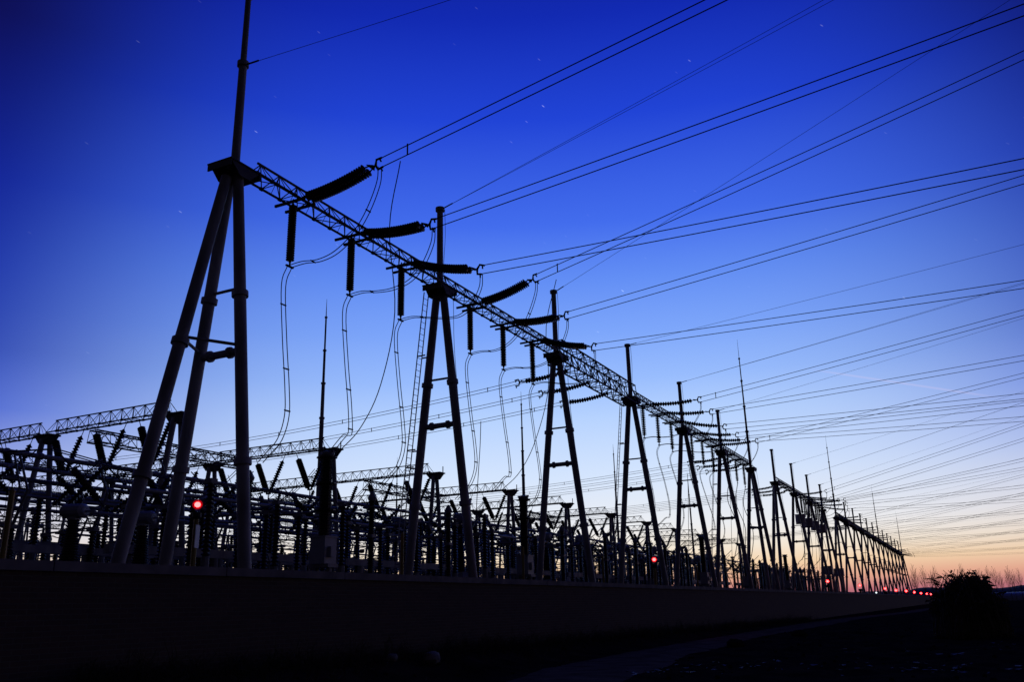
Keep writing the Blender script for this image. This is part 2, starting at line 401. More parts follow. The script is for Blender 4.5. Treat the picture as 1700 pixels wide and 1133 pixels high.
# ------------------------------------------------------------------ insulator strings
def disc_prof(n, r, rc, L=1.0):
    p = [(0, .03)]
    for k in range(n):
        a = .04+.92*k/n; b = .92/n; p += [(a+b*.05, rc), (a+b*.4, r), (a+b*.62, r*.96), (a+b*.8, rc)]
    return p+[(.965, rc*.8), (1, .03)]
def make_tension(double, n, r, L=2.9, sag=.1):
    t = thing('tension_insulator', 'x', 'insulator string')
    def string(off):
        g = G(); pts = [V((L*.06+L*.8*k/8, off, -sag*4*(k/8)*(1-k/8)-.02)) for k in range(9)]
        per = n//8
        for k in range(8): g.lathe(pts[k], pts[k+1], [(j/per+q/per, rr) for j in range(per) for q, rr in ((.02, .07), (.35, r), (.6, r*.97), (.85, .08))]+[(1, .05)], 9)
        g.tube((0, off, .02), pts[0], .03, 5); g.tube(pts[-1], (L*.93, off*.5, .02), .03, 5); return g
    for off in ((-.17, .17) if double else (0,)): string(off).build('disc_string', PORC, t)
    g = G(); g.prism([V((L*.9, -.26, -.015)), V((L*.9, .26, -.015)), V((L*.95, .06, -.015)), V((L*.95, -.06, -.015))], V((0, 0, .04)))
    g.tube((L*.93, 0, 0), (L*.965, 0, 0), .035, 6)
    g.prism([V((L*.955, -.02, 0)), V((L*.985, -.02, .24)), V((L*1.0, -.02, .24)), V((L*.985, -.02, 0)), V((L*1.0, -.02, -.24)), V((L*.985, -.02, -.24))], V((0, .04, 0)))
    yk = g.build('yoke_plate', WIRE, t)
    for s in (-1, 1):
        g = G(); g.tube((L*.985, 0, s*.22), (L*1.06, 0, s*.205), .045, 7); g.tube((L*1.03, 0, s*.21), (L*1.045, 0, s*.21-.16), .03, 6); g.build('strain_clamp', WIRE, yk)
    return t
def make_hang(n, r, L=2.8, rc=.55):
    t = thing('suspension_insulator', 'x', 'insulator string')
    G().lathe((0, 0, -.12), (0, 0, -L+.1), disc_prof(n, r, r*rc), 10).build('disc_string', PORC, t)
    g = G(); g.tube((0, 0, .05), (0, 0, -.15), .03, 6); g.tube((0, 0, -L+.12), (0, 0, -L), .035, 6); g.box((0, 0, -L-.02), (.08, .4, .06)); g.build('clamp', WIRE, t); return t
K_TD = Kind(lambda: make_tension(True, 24, .172)); K_TS = Kind(lambda: make_tension(False, 16, .175, 3.1))
K_HD = Kind(lambda: make_hang(24, .172, rc=.45)); K_HS = Kind(lambda: make_hang(16, .18, rc=.38))
def aim(d): return V((1, 0, 0)).rotation_difference(d.normalized())
def dir_quat(d):
    d = d.normalized(); y = V((0, 0, 1)).cross(d).normalized(); z = d.cross(y)
    return Matrix((d, y, z)).transposed().to_quaternion()
# far end (x, z above eye) reached by each phase conductor, as seen over the field
RUN = {0: [((-17.35, 16.16), (-4.92, 18.66)), ((-17.33, 15.17), (4.03, 17.82)), ((-17.23, 14.45), (3.85, 14.42))],
       1: [((-17.55, 16.31), (5.49, 22.24)), ((-17.49, 15.36), (4.95, 18.26)), ((-17.46, 14.51), (4.46, 14.59))],
       3: [((-16.74, 15.38), (6.11, 19.01)), ((-16.82, 15.12), (5.87, 16.72)), ((-16.71, 14.5), (5.67, 14.72))],
       4: [((-17.13, 14.9), (6.07, 15.4)), ((-17.09, 15.0), (6.12, 14.77)), ((-16.87, 15.5), (7.08, 19.34))],
       8: [((-17.18, 15.7), (9.85, 23.2)), ((-17.09, 14.95), (9.74, 21.68)), ((-16.51, 15.02), (9.49, 19.34))],
       9: [((-16.22, 15.7), (9.69, 18.86)), ((-16.41, 15.3), (9.45, 16.59)), ((-16.66, 14.74), (9.3, 14.85))]}
for i in RIGHTB:
    if i not in RUN:
        k = .35*math.sin(i*1.7)
        RUN[i] = [((-17, 15.6), (11, 21.5+2*k-.25*(i-11))), ((-17, 15.2), (11, 18.6+2*k-.2*(i-11))), ((-17, 14.8), (11, 15.6+k-.06*(i-11)))]
DSIDE = .2
def wire_pts(p, q, far, n, sag):
    """straight run through q, carried on to x = far, hanging a little"""
    d = q-p; T = (far-p.x)/d.x; return [p+d*(T*k/n)-V((0, 0, sag*4*(k/n)*(1-k/n))) for k in range(n+1)]
for i in RIGHTB:
    dbl = i < 2
    for ph in range(3):
        y = TY[i]+PHO[ph]; (xa, za), (xb, zb) = RUN[i][ph]
        p = V((xa, y, za+EYE)); q = V((xb, y, zb+EYE)); a = V((GX+.42, y, ZB+.2))
        where = f"{PH[ph]} of three between {ordw(i)} and {ordw(i+1)} gantry towers"
        d = p-a; L = (2.9*1.03) if dbl else 3.1*1.03
        st = (K_TD if dbl else K_TS).put(a, 0, ('thick double' if dbl else 'single ribbed')+' tension insulator, '+where, 'tension insulators on the outgoing side', dir_quat(d))
        s = d.length/L; st.scale = (s, 1, 1)
        far = 60; t = thing('twin_conductor', 'outgoing twin conductor, '+where, 'power line', tuple(p), 0, 'outgoing twin conductors over the field')
        mid = wire_pts(p, q, far, 24, .55); rw = .021 if i < 5 else .024
        for s in (-1, 1): G().sweep([m-p+V((0, 0, s*DSIDE)) for m in mid], rw, 5).build('wire', WIRE, t)
        if (i, ph) in ((0, 0), (1, 0), (3, 0), (4, 2), (8, 0)):
            c = p+(q-p).normalized()*(1.25)-p; G().tube(c+V((0, 0, -DSIDE-.03)), c+V((0, 0, DSIDE+.03)), .03, 5).build('spacer', WIRE, t)
        if i > 9: continue
        # suspension string, jumper loop and down lead of the same phase
        hx = GX-.2; hz = ZB+.3
        (K_HD if dbl else K_HS).put((hx, y, hz), 0, ('densely ribbed' if dbl else 'wide-disc')+' hanging insulator string, '+where, 'hanging insulator strings under the gantry')
        b = V((hx, y, hz-2.82))
        dx = p.x+17.36; dz = p.z-EYE-16.15; f = lambda x, z, k: V((x+dx*k, y, z+EYE+dz*k))
        j = thing('jumper_loop', 'slack twin jumper loop, '+where, 'jumper wire', tuple(p), 0, 'twin jumper loops under the gantry')
        pts = [f(-17.36, 15.95, 1), f(-17.42, 15.3, 1), f(-17.85, 14.3, .85), f(-18.45, 13.5, .6), f(-19.25, 12.95, .25), f(-20.05, 12.78, .05), f(-20.8, 12.86, 0), b]
        cur = spline(pts, 5)
        for s in (-1, 1): G().sweep([c-p+V((0, s*.11, 0)) for c in cur], .019, 5).build('wire', WIRE, j)
        for k in (10, 27): G().tube(cur[k]-p+V((0, -.14, 0)), cur[k]-p+V((0, .14, 0)), .03, 5).build('spacer', WIRE, j)
        dl = thing('down_lead', 'twin down lead, '+where, 'down lead', tuple(b), 0, 'down leads from the hanging insulators')
        end = 5.35+EYE if ph != 1 else 6.1+EYE
        pts = [b, V((b.x-.25, y, b.z-.75)), V((b.x-.05, y, b.z-2.9)), V((b.x+.2, y, b.z-4.8)), V((b.x+.22, y+.05, b.z-5.9)), V((b.x-.1, y+.1, end+.75)), V((b.x-.6, y+.1, end+.3)), V((b.x-.95, y+.1, end))]
        if i > 2: pts = [V((c.x+.25*math.sin(c.z*.5+i), c.y+.2*math.sin(c.z*.3+ph+i), c.z)) if 0 < k < 7 else c for k, c in enumerate(pts)]
        cur = spline(pts, 5)
        for s in (-1, 1): G().sweep([c-b+V((0, s*.12, 0)) for c in cur], .019, 5).build('wire', WIRE, dl)
        for k in (7, 13, 19): G().tube(cur[k]-b+V((0, -.15, 0)), cur[k]-b+V((0, .15, 0)), .032, 5).build('spacer', WIRE, dl)
for ph in range(3):
    y = TY[5]+PHO[ph]; K_HS.put((GX-.2, y, ZB+.3), 0, f"wide-disc hanging insulator string, {PH[ph]} of three between sixth and seventh gantry towers", 'hanging insulator strings under the gantry')
    dl = thing('down_lead', f"down lead below its string, {PH[ph]} of three between sixth and seventh gantry towers", 'down lead', (GX-.2, y, ZB-2.52), 0, 'down leads from the hanging insulators')
    for s in (-.1, .1): G().sweep(spline([V((0, s, 0)), V((-.4, s, -2.2)), V((.3, s+.2, -5)), V((-.2, s, -8)), V((-1.3, s, -9.8))], 6), .019, 4).build('wire', WIRE, dl)
# single thin lead from the first conductor down to a voltage transformer
for n_, (yy_, lab) in enumerate(((23.75, 'thin single lead curving from the nearest conductor down to the tall transformer'), (37.75, 'thin single lead curving down beside the second gantry tower'))):
    P = [(-16.43, 0, 16.0), (-17.5, .9, 13.9), (-18.1, 2.2, 11), (-19.4, 3.2, 8.55), (-20.5, 3.45, 7.0), (-21.7, 3.55, 6.1)]
    P = [V((x, yy_+a, z+EYE)) for x, a, z in P]; o = tag(G().sweep([c-P[0] for c in spline(P, 6)], .02, 5).build('down_lead', WIRE), lab, 'down lead'); o.location = P[0]
# overhead earth wires from the peaks
EW = [(0, (-12.75, 19.34), 1), (1, (-1.87, 24.98), 2), (2, (6.41, 31.64), 1), (3, (6.59, 22.57), 1), (4, (7.47, 24.26), 2), (5, (8.25, 25.31), 1), (8, (10.37, 27.0), 1), (9, (11.15, 28.1), 2), (10, (11.8, 28.5), 1), (12, (12, 26), 1), (13, (12, 25), 1), (14, (12, 24), 1), (16, (12, 24), 1), (18, (12, 22), 1), (19, (12, 21), 1), (21, (12, 20), 1)]
for i, (xb, zb), n_ in EW:
    p = V((GX+.22, TY[i], ZP-.06)); q = V((xb, TY[i], zb+EYE))
    t = thing('earth_wire_span', f"thin overhead earth wire running right from the peak of the {ordw(i)} gantry tower", 'overhead wire', tuple(p), 0, 'overhead earth wires from the tower peaks')
    for k in range(n_):
        qq = q+V((0, -.35*k, .0)); m = wire_pts(p, qq, 60, 20, .4); G().sweep([c-p+V((0, 0, .0)) for c in m], .012, 4).build('wire', WIRE, t)
    d = (q-p).normalized(); G().tube((0, 0, 0), d*.55, .035, 5).build('strain_clamp', WIRE, t)

# ------------------------------------------------------------------ phases running back over the yard
for i in sorted(LEFTB):
    for ph in range(3):
        y = TY[i]+PHO[ph]; a = V((GX-.45, y, ZB-.05)); e = V((-70, y+1, 13.9+EYE)); mid = V((-46, y+.5, 13.55+EYE))
        cur = []
        for k in range(31):
            u = k/30; cur.append(a.lerp(e, u)-V((0, 0, 1.3*4*u*(1-u)*.55)))
        d = (cur[2]-cur[0]).normalized(); where = f"{PH[ph]} of three behind the {ordw(i)} gantry tower"
        st = K_TS.put(a, 0, 'ribbed tension insulator pulling back over the yard, '+where, 'tension insulators on the yard side', dir_quat(d))
        st0 = a+d*3.1
        run = [st0]+[c for c in cur if c.x < st0.x-.3]
        t = thing('twin_conductor', 'twin conductor running back over yard, '+where, 'power line', tuple(st0), 0, 'twin conductors across the yard')
        for s in (-1, 1): G().sweep([c-st0+V((0, s*.04, s*.13)) for c in run], .021, 5).build('wire', WIRE, t)
        for k in range(2, len(run), 4): G().tube(run[k]-st0+V((0, 0, -.16)), run[k]-st0+V((0, 0, .16)), .03, 5).build('spacer', WIRE, t)
        if ph == 2 or i > 5:
            p = cur[7 if i < 5 else 4]; o = tag(G().sweep([c-p for c in spline([p, p-V((.1, 0, 2)), p-V((.3, .1, 5)), V((p.x-.6, p.y, 7.2))], 6)], .03, 5).build('down_lead', WIRE), 'straight down lead from rear conductor, '+where, 'down lead', 'down leads inside the yard'); o.location = p

# ------------------------------------------------------------------ bus gantries in the yard (beams along X)
def rotz_pts(g, a):
    M = Matrix.Rotation(a, 3, 'Z'); g.v = [M@v for v in g.v]; return g
ZG = 11.35+EYE
BY = [35.1+14.05*k for k in range(11)]
CXS = [-39.6, -51.2, -62.8, -74.4]
def make_col():
    t = thing('bus_gantry_column', 'x', 'steel column')
    for s in (-1, 1): G().tube((0, s*1.75, -.1), (0, s*.25, ZG-.3), .17, 10).build('leg', STEEL, t, True)
    g = G(); g.box((0, 0, ZG-.05), (1.5, .9, .1)); g.prism([V((-.7, -.35, ZG-.1)), V((.7, -.35, ZG-.1)), V((.3, -.35, ZG-.55)), V((-.3, -.35, ZG-.55))], V((0, .7, 0)))
    g.build('head_bracket', TRUSS, t); G().tube((.6, .3, ZG), (.6, .3, ZG+.55), .04, 6).build('stub', TRUSS, t)
    G().tube((0, -.62, 6.9), (0, .62, 6.9), .1, 8).build('cross_tube', STEEL, t); return t
KC = Kind(make_col)
for k, y in enumerate(BY):
    for m, x in enumerate(CXS if k < 7 else CXS[:2]):
        KC.put((x, y, 0), 0, f"{ordw(m)} column from the right end of the {ordw(k)} bus gantry", 'columns of the bus gantries')
    for m in range(3 if k < 7 else 1):
        xa, xb = CXS[m]-.35, CXS[m+1]+.35
        t = thing('bus_gantry_beam', f"{ordw(m)} lattice beam from the right on the {ordw(k)} bus gantry of the yard", 'lattice beam', (xa, y, ZG+.08), 0, 'lattice beams of the bus gantries')
        ch, br = truss_tri(xa-xb, 1.0, .36, .8, .045, .02)
        rotz_pts(ch, math.pi/2).build('chords', TRUSS, t); rotz_pts(br, math.pi/2).build('lattice_bracing', TRUSS, t)
for k, (x, y0, y1) in enumerate(((-47.5, 35.6, 48.7), (-58, 35.6, 48.7), (-47, 63.5, 77), (-47, 91.5, 105), (-58, 63.5, 77))):
    t = thing('cross_beam', f"box lattice cross beam {'right' if x > -50 else 'left'} of two, joining the {ordw([0, 0, 2, 4, 2][k])} bus gantry to the next", 'lattice beam', (x, y0, ZG-.75), 0, 'cross beams between the bus gantries')
    ch, br = truss_box(y1-y0, 1.0, .45, .75, .05, .025); ch.build('chords', TRUSS, t); br.build('lattice_bracing', TRUSS, t)
# V strings carrying the tubular busbars
def make_vee():
    t = thing('vee_insulator', 'x', 'insulator string')
    for s in (-1, 1):
        a = V((s*1.45, 0, 0)); b = V((s*.12, 0, -2.75)); m = a.lerp(b, .16); g = G(); g.tube(a, m, .025, 5)
        g.lathe(m, b, disc_prof(13 if s > 0 else 20, .19 if s > 0 else .24, .1 if s > 0 else .17), 8); g.build('disc_string', PORC, t)
    g = G(); g.box((0, 0, -2.8), (.4, .12, .12)); g.tube((0, 0, -2.8), (0, 0, -3.25), .04, 5); g.lathe((0, -.12, -3.35), (0, .12, -3.35), [(0, .1), (.5, .14), (1, .1)], 8); g.build('clamp', WIRE, t); return t
KV = Kind(make_vee)
BUSX = [-41.4, -45.3, -49.1, -54.0, -58, -62]
for m, x in enumerate(BUSX):
    for k, y in enumerate(BY[:8 if m < 3 else 5]):
        KV.put((x, y, ZG+.05), 0, f"vee of ribbed insulators under the {ordw(k)} bus gantry, {ordw(m)} from its right end", 'vee insulators holding the busbars')
    t = thing('tubular_busbar', f"{ordw(m)} long tubular busbar hanging under the bus gantries, counted from the right", 'busbar', (x, 12, ZG-3.3), 0, 'tubular busbars under the bus gantries')
    Ln = 175 if m < 3 else 130
    G().tube((0, 0, 0), (0, Ln, 0), .125, 8).build('tube', TUBE, t); 
    for q in range(0, Ln, 14): G().lathe((0, q+2, 0), (0, q+2.35, 0), [(0, .13), (.2, .18), (.8, .18), (1, .13)], 8).build('sleeve', TUBE, t)
# lines of flexible leads looping from the busbars
# ------------------------------------------------------------------ yard apparatus
def shed(g, z0, z1, n, r, rc, x=0, y=0, big=()):
    p = [(0, rc)]
    for k in range(n):
        a = k/n; b = 1/n; R = r*1.35 if k in big else r; p += [(a+b*.1, rc), (a+b*.45, R), (a+b*.6, R*.97), (a+b*.9, rc)]
    g.lathe((x, y, z0), (x, y, z1), p+[(1, rc)], 10)
def m_cvt():
    t = thing('voltage_transformer', 'x', 'voltage transformer'); g = G()
    for a in (-.3, .3): g.tube((a, 0, -.1), (a, 0, 2.9), .11, 8)
    g.box((0, 0, 2.98), (1, .6, .14)); g.build('stand', STEEL, t)
    g = G(); g.box((0, 0, 3.55), (.72, .72, 1.0)); g.box((.42, 0, 3.5), (.16, .3, .4)); g.box((0, 0, 4.08), (.8, .8, .06)); g.build('tank', BOXG, t)
    g = G()
    for k in range(3): shed(g, 4.12+k*1.05, 5.1+k*1.05, 16, .27, .215); g.lathe((0, 0, 5.08+k*1.05), (0, 0, 5.18+k*1.05), [(0, .22), (.3, .42), (.7, .42), (1, .22)], 12)
    g.build('porcelain_column', PORC, t); g = G(); g.lathe((0, 0, 7.27), (0, 0, 7.5), [(0, .25), (.3, .3), (.8, .3), (1, .1)], 10); g.tube((-.35, 0, 7.45), (.35, 0, 7.45), .05, 6); g.build('terminal_cap', TUBE, t); return t
def m_arr():
    t = thing('surge_arrester', 'x', 'surge arrester'); g = G(); g.tube((0, 0, -.1), (0, 0, 2.6), .14, 8); g.box((0, 0, 2.65), (.5, .5, .1)); g.tube((.25, 0, 1.9), (.25, 0, 2.5), .09, 6); g.build('stand', STEEL, t)
    g = G(); shed(g, 2.8, 4.3, 20, .17, .11); shed(g, 4.45, 5.9, 20, .17, .11); g.build('porcelain_column', PORC, t)
    G().box((0, 0, 4.38), (.3, .3, .14)).build('flange', TUBE, t); g = G(); g.lathe((0, 0, 5.9), (0, 0, 6.3), [(0, .16), (.3, .2), (1, .05)], 8)
    pts = [V((.38*math.cos(a*math.pi/8), .38*math.sin(a*math.pi/8), 5.6)) for a in range(17)]; g.sweep(pts, .035, 5)
    for a in (0, 5, 11): g.tube(pts[a], (0, 0, 6), .02, 4)
    g.build('grading_ring', TUBE, t); return t
def m_disc():
    t = thing('disconnector', 'x', 'disconnector switch'); g = G()
    for x in (-1.1, 1.1): g.tube((x, 0, -.1), (x, 0, 2.5), .13, 8)
    g.box((0, 0, 2.6), (3.3, .32, .2)); g.box((.9, .3, 1.2), (.35, .3, .6)); g.tube((.9, .3, 1.4), (.9, .15, 2.5), .03, 5); g.build('stand', STEEL, t)
    for x in (-1.35, 0, 1.35): g = G(); shed(g, 2.72, 4.95, 17, .15, .085, x); g.build('post_insulator', PORC, t)
    g = G(); g.tube((-1.7, 0, 5.08), (1.7, 0, 5.08), .055, 7); g.box((-1.35, 0, 5.05), (.36, .22, .16)); g.box((1.35, 0, 5.05), (.36, .22, .16)); g.box((0, 0, 5.02), (.5, .2, .14)); g.lathe((1.6, 0, 5.08), (2.0, 0, 5.08), [(0, .06), (.2, .14), (.8, .14), (1, .05)], 8)
    g.build('switch_blade', TUBE, t); return t
def m_vd():
    t = thing('raised_arm_disconnector', 'x', 'disconnector switch'); g = G()
    for x in (-.9, .9): g.tube((x, 0, -.1), (x, 0, 2.4), .13, 8)
    g.box((0, 0, 2.5), (2.6, .34, .2)); g.build('stand', STEEL, t)
    for x in (-.9, .9): g = G(); shed(g, 2.62, 5.0, 17, .16, .09, x); g.build('post_insulator', PORC, t)
    g = G(); g.box((.9, 0, 5.08), (.5, .25, .18)); g.box((-.9, 0, 5.08), (.5, .25, .18)); g.tube((.9, 0, 5.1), (1.55, 0, 6.6), .07, 7, .05); g.tube((1.55, 0, 6.6), (.75, 0, 8.2), .05, 7); g.tube((.55, 0, 8.2), (.95, 0, 8.25), .05, 6); g.tube((-.9, 0, 5.15), (.9, 0, 5.15), .05, 6); g.build('switch_arm', TUBE, t); return t
def m_ct():
    t = thing('current_transformer', 'x', 'current transformer'); g = G()
    for a in (-.28, .28): g.tube((a, 0, -.1), (a, 0, 2.4), .12, 8)
    g.box((0, 0, 2.46), (.95, .7, .12)); g.build('stand', STEEL, t); G().box((0, 0, 2.85), (.8, .8, .66)).build('tank', BOXG, t)
    g = G(); n = 24; p = [(0, .34)]
    for k in range(n):
        R = .36-.15*k/n; p += [((k+.15)/n, R-.06), ((k+.5)/n, R), ((k+.85)/n, R-.06)]
    g.lathe((0, 0, 3.18), (0, 0, 5.9), p+[(1, .17)], 10); g.build('porcelain_column', PORC, t)
    g = G(); g.lathe((-.42, 0, 6.28), (.42, 0, 6.28), [(0, .2), (.12, .32), (.88, .32), (1, .2)], 12); g.box((0, 0, 5.98), (.3, .3, .2)); g.tube((-.75, 0, 6.25), (.75, 0, 6.25), .05, 6); g.build('head_tank', BOXG, t); return t
def m_cb():
    t = thing('circuit_breaker', 'x', 'circuit breaker'); g = G()
    for a in (-.35, .35):
        for b in (-.25, .25): g.tube((a, b, -.1), (a*.8, b*.8, 2.2), .05, 5)
    for z in (.7, 1.4): g.tube((-.35, -.25, z), (.3, .22, z+.6), .03, 4); g.tube((.35, .25, z), (-.3, -.22, z+.6), .03, 4)
    g.box((0, 0, 2.25), (.8, .6, .12)); g.build('stand', STEEL, t); g = G(); g.box((.1, 0, 1.35), (.6, .5, 1.0)); g.build('mechanism_box', BOXG, t)
    g = G(); shed(g, 2.35, 4.7, 18, .19, .11); shed(g, 4.9, 6.9, 15, .22, .14); g.build('porcelain_column', PORC, t)
    g = G(); g.lathe((0, 0, 4.68), (0, 0, 4.92), [(0, .12), (.2, .22), (.8, .22), (1, .12)], 10); g.tube((0, 0, 4.8), (.8, 0, 4.8), .045, 6); g.build('middle_terminal', TUBE, t); g = G(); g.lathe((0, 0, 6.88), (0, 0, 7.15), [(0, .15), (.3, .22), (1, .1)], 10); g.tube((0, 0, 7.05), (-.7, 0, 7.05), .045, 6); g.build('top_terminal', TUBE, t); return t
def m_post():
    t = thing('post_insulator', 'x', 'post insulator'); G().tube((0, 0, -.1), (0, 0, 3.0), .14, 8).build('stand', STEEL, t)
    g = G(); shed(g, 3.0, 5.4, 17, .16, .09); g.build('porcelain_column', PORC, t); G().box((0, 0, 5.5), (.3, .3, .16)).build('terminal_cap', TUBE, t); return t
KK = {n: Kind(f) for n, f in dict(cvt=m_cvt, arr=m_arr, disc=m_disc, vd=m_vd, ct=m_ct, cb=m_cb, post=m_post).items()}
NM = dict(cvt='tall grey-tanked voltage transformer', arr='ringed surge arrester', disc='flat-armed disconnector', vd='bent-arm disconnector', ct='drum-headed current transformer', cb='two-stage circuit breaker', post='single post insulator')
ROWS = [(-24.6, 'post'), (-26.9, 'disc'), (-29.0, 'post'), (-30.6, 'ct'), (-33.6, 'cb'), (-37.0, 'vd'), (-40.2, 'post'), (-43.4, 'vd'), (-47.2, 'disc'), (-51.8, 'vd'), (-56.2, 'post'), (-60, 'vd'), (-65.5, 'cb'), (-69, 'ct'), (-72.5, 'disc')]
RN = ['second', 'third', 'fourth', 'fifth', 'sixth', 'seventh', 'eighth', 'ninth', 'tenth', 'eleventh', 'twelfth', 'thirteenth', 'fourteenth', 'fifteenth', 'sixteenth']
BAYY = [6.4]+TY[:12]
for b, y0 in enumerate(BAYY):
    bay = 'bay left of tower one' if b == 0 else f"bay past tower {['one', 'two', 'three', 'four', 'five', 'six', 'seven', 'eight', 'nine', 'ten', 'eleven', 'twelve'][b-1]}"
    for ph in range(3):
        if b == 0: continue
        y = y0+PHO[ph]
        front = 'cvt' if (ph == 1 and b in (1, 5, 8)) or (ph == 2 and b in (2, 6)) or (b == 0 and ph == 0) else ('arr' if b % 2 else ('arr' if ph != 1 else 'post'))
        KK[front].put((GX-(1.1 if front == 'cvt' else 1.6), y+.05, 0), 0, f"{NM[front]}, {PH[ph]} of three, first row, {bay}", NM[front]+'s of the yard')
        for r, (x, kd) in enumerate(ROWS):
            if b > 8 and r > 7 or b == 0: continue
            if (b*5+r*3) % 8 in (1, 6) and r: continue
            if (b+r) % 7 == 5 and r > 1: continue
            if kd == 'vd' and b in (3, 6): kd = 'disc'
            o = KK[kd].put((x+random.uniform(-.15, .15), y+random.uniform(-.1, .1), 0), 0 if kd != 'cb' else (0 if r < 8 else math.pi), f"{NM[kd]}, {PH[ph]} of three, {RN[r]} row, {bay}", NM[kd]+'s of the yard'); f_ = random.uniform(.98, 1.16); o.scale = (1.1, 1.1, f_)
for x, y, sx, sz, l in ((-28.2, 15.9, 1.05, .76, 'leftmost of three broad drum-headed current transformers left of the nearest tower'), (-27, 19.9, 1.05, .76, 'middle of three broad drum-headed current transformers left of the nearest tower'), (-27, 22.8, 1.0, .76, 'right of three broad drum-headed current transformers, behind the legs of the nearest tower')):
    o = KK['ct'].put((x, y, 0), .3, l, 'broad current transformers at the left'); o.scale = (sx, sx, sz)
# connecting tubes and slack leads along each phase of a bay
for b, y0 in enumerate(BAYY[:11]):
    if b == 0: continue
    for ph in range(3):
        y = y0+PHO[ph]; bay = 'left of tower one' if b == 0 else f"past tower {['one', 'two', 'three', 'four', 'five', 'six', 'seven', 'eight', 'nine', 'ten'][b-1]}"
        t = thing('bay_lead', f"slack leads linking the apparatus, {PH[ph]} of three, bay {bay}", 'overhead wire', (0, y, 0), 0, 'apparatus leads of the bays')
        heads = [(-22.9, 6.3), (-25, 5.15), (-28.3, 5.15), (-29.6, 6.25), (-31, 6.25), (-33.6, 7.1), (-33.2, 4.8), (-36.2, 5.2), (-38.1, 5.2), (-42.3, 5.2), (-44.1, 5.2), (-50.2, 5.1), (-53.5, 5.1), (-56.2, 5.55), (-59.1, 5.2), (-61, 5.2), (-65, 7.0), (-68.2, 6.25), (-69.7, 6.25), (-71, 5.1)]
        if b == 0: heads = heads[:9]
        for s in (-.07, .07):
            g = G()
            for (xa, za), (xb, zb) in zip(heads, heads[1:]):
                za *= 1.08; zb *= 1.08
                sg = .22*abs(xb-xa)**.5; g.sweep([V((xa+(xb-xa)*k/6, s, za+(zb-za)*k/6-sg*4*(k/6)*(1-k/6)*.6)) for k in range(7)], .016, 4)
            g.build('wire', WIRE, t)
        g = G(); hx = -38 if ph == 0 else (-41.4, -45.3, -49.1)[ph]
        g.sweep(spline([V((hx, 0, ZG-3.4)), V((hx+.35, .1, 8.3)), V((hx+.5, .05, 6.8)), V((hx+.3, 0, 5.2))], 6), .02, 4); g.build('riser', WIRE, t)
# low tubular busbars and steel platforms between rows
for m, (x, z, ya, yb) in enumerate(((-35.4, 5.9, 26, 150), (-39.2, 6.6, 34, 160), (-53.2, 6.7, 38, 140), (-57.6, 5.75, 40, 140), (-63, 6.9, 20, 130), (-75, 7.4, 10, 130), (-78.5, 7.4, 10, 130), (-82, 7.4, 10, 130))):
    t = thing('tubular_busbar', f"{ordw(m)} low tubular busbar along the yard on posts, counted from the wall side", 'busbar', (x, 0, z), 0, 'low busbars on posts')
    G().tube((0, ya, 0), (0, yb, 0), .075, 7).build('tube', TUBE, t); 
    for q in range(ya+3, yb, 9):
        g = G(); shed(g, -2.4, -.05, 14, .15, .085, 0, q); g.build('post_insulator', PORC, t); G().tube((0, q, -z-.1), (0, q, -2.4), .13, 7).build('stand', STEEL, t)
# steel portal frames carrying the apparatus of three phases
for b, y0 in enumerate(BAYY[1:9], 1):
    for r, (x, z) in enumerate(((-28.1, 3.7), (-32.2, 3.0), (-36.1, 4.2), (-41.9, 4.9), (-49.6, 5.2))):
        t = thing('support_portal', f"low steel portal frame, {ordw(r)} from the wall, bay {'left of tower one' if b == 0 else 'past the '+ordw(b-1)+' tower'}", 'portal frame', (x, y0+PHO[1], 0), 0, 'low steel portal frames of the yard')
        G().box((0, 0, z), (.3, 10.6, .34)).build('cross_beam', STEEL, t)
        for q in (-3.9, 0, 3.9): G().tube((.0, q, -.1), (0, q, z-.13), .15, 8).build('leg', STEEL, t)
        for q in (-1.2, 2.6):
            if (b+r+int(q)) % 2: G().box((.32, q, 1.3), (.55, .8, 1.5)).build('control_box', BOXG, t)
def m_cross():
    t = thing('crossed_insulators', 'x', 'insulator string')
    for a in (-1, 1):
        p, q = V((a*1.5, a*.15, 2.9)), V((-a*1.3, a*.15, .3)); m0 = p.lerp(q, .3); m1 = p.lerp(q, .86); G().lathe(m0, m1, disc_prof(11, .16, .07), 8).build('disc_string', PORC, t)
        G().tube(p, m0, .03, 5).build('upper_link', WIRE, t); G().tube(m1, q, .035, 5).build('lower_link', WIRE, t)
    return t
KX = Kind(m_cross)
for b, y0 in enumerate(BAYY[:10]):
    bay = 'bay left of tower one' if b == 0 else f"bay past tower {['one', 'two', 'three', 'four', 'five', 'six', 'seven', 'eight', 'nine'][b-1]}"
    for ph in range(3):
        if b == 0: continue
        for r, (x, z) in enumerate(((-32.4, 5.2), (-38.6, 5.9), (-51.6, 7.2))):
            KX.put((x, y0+PHO[ph]+.5, z), (.2, -.3, .5)[ph]+r*.6, f"crossed slanting insulators, {PH[ph]} phase, {ordw(r)} pair from wall, {bay}", 'crossed insulators in the yard')
for m, (x, z) in enumerate(((-28.8, 6.9), (-36.2, 7.6), (-43.4, 7.4), (-51.8, 8.4), (-56, 9.4), (-66, 10), (-71, 11), (-79, 12))):
    t = thing('flexible_bus', f"{ordw(m)} slack twin bus wire running lengthwise over the yard, counted from the wall", 'overhead wire', (x, 0, z), 0, 'slack bus wires along the yard')
    for s in (-.15, .15):
        pts = []
        for k in range(12 if x > -60 else 10):
            for q in range(6): u = q/6; pts.append(V((s, 6+14.02*(k+u), -.9*4*u*(1-u)*.5+.3*math.sin(k*2.3+m))))
        G().sweep(pts, .024, 4).build('wire', WIRE, t)
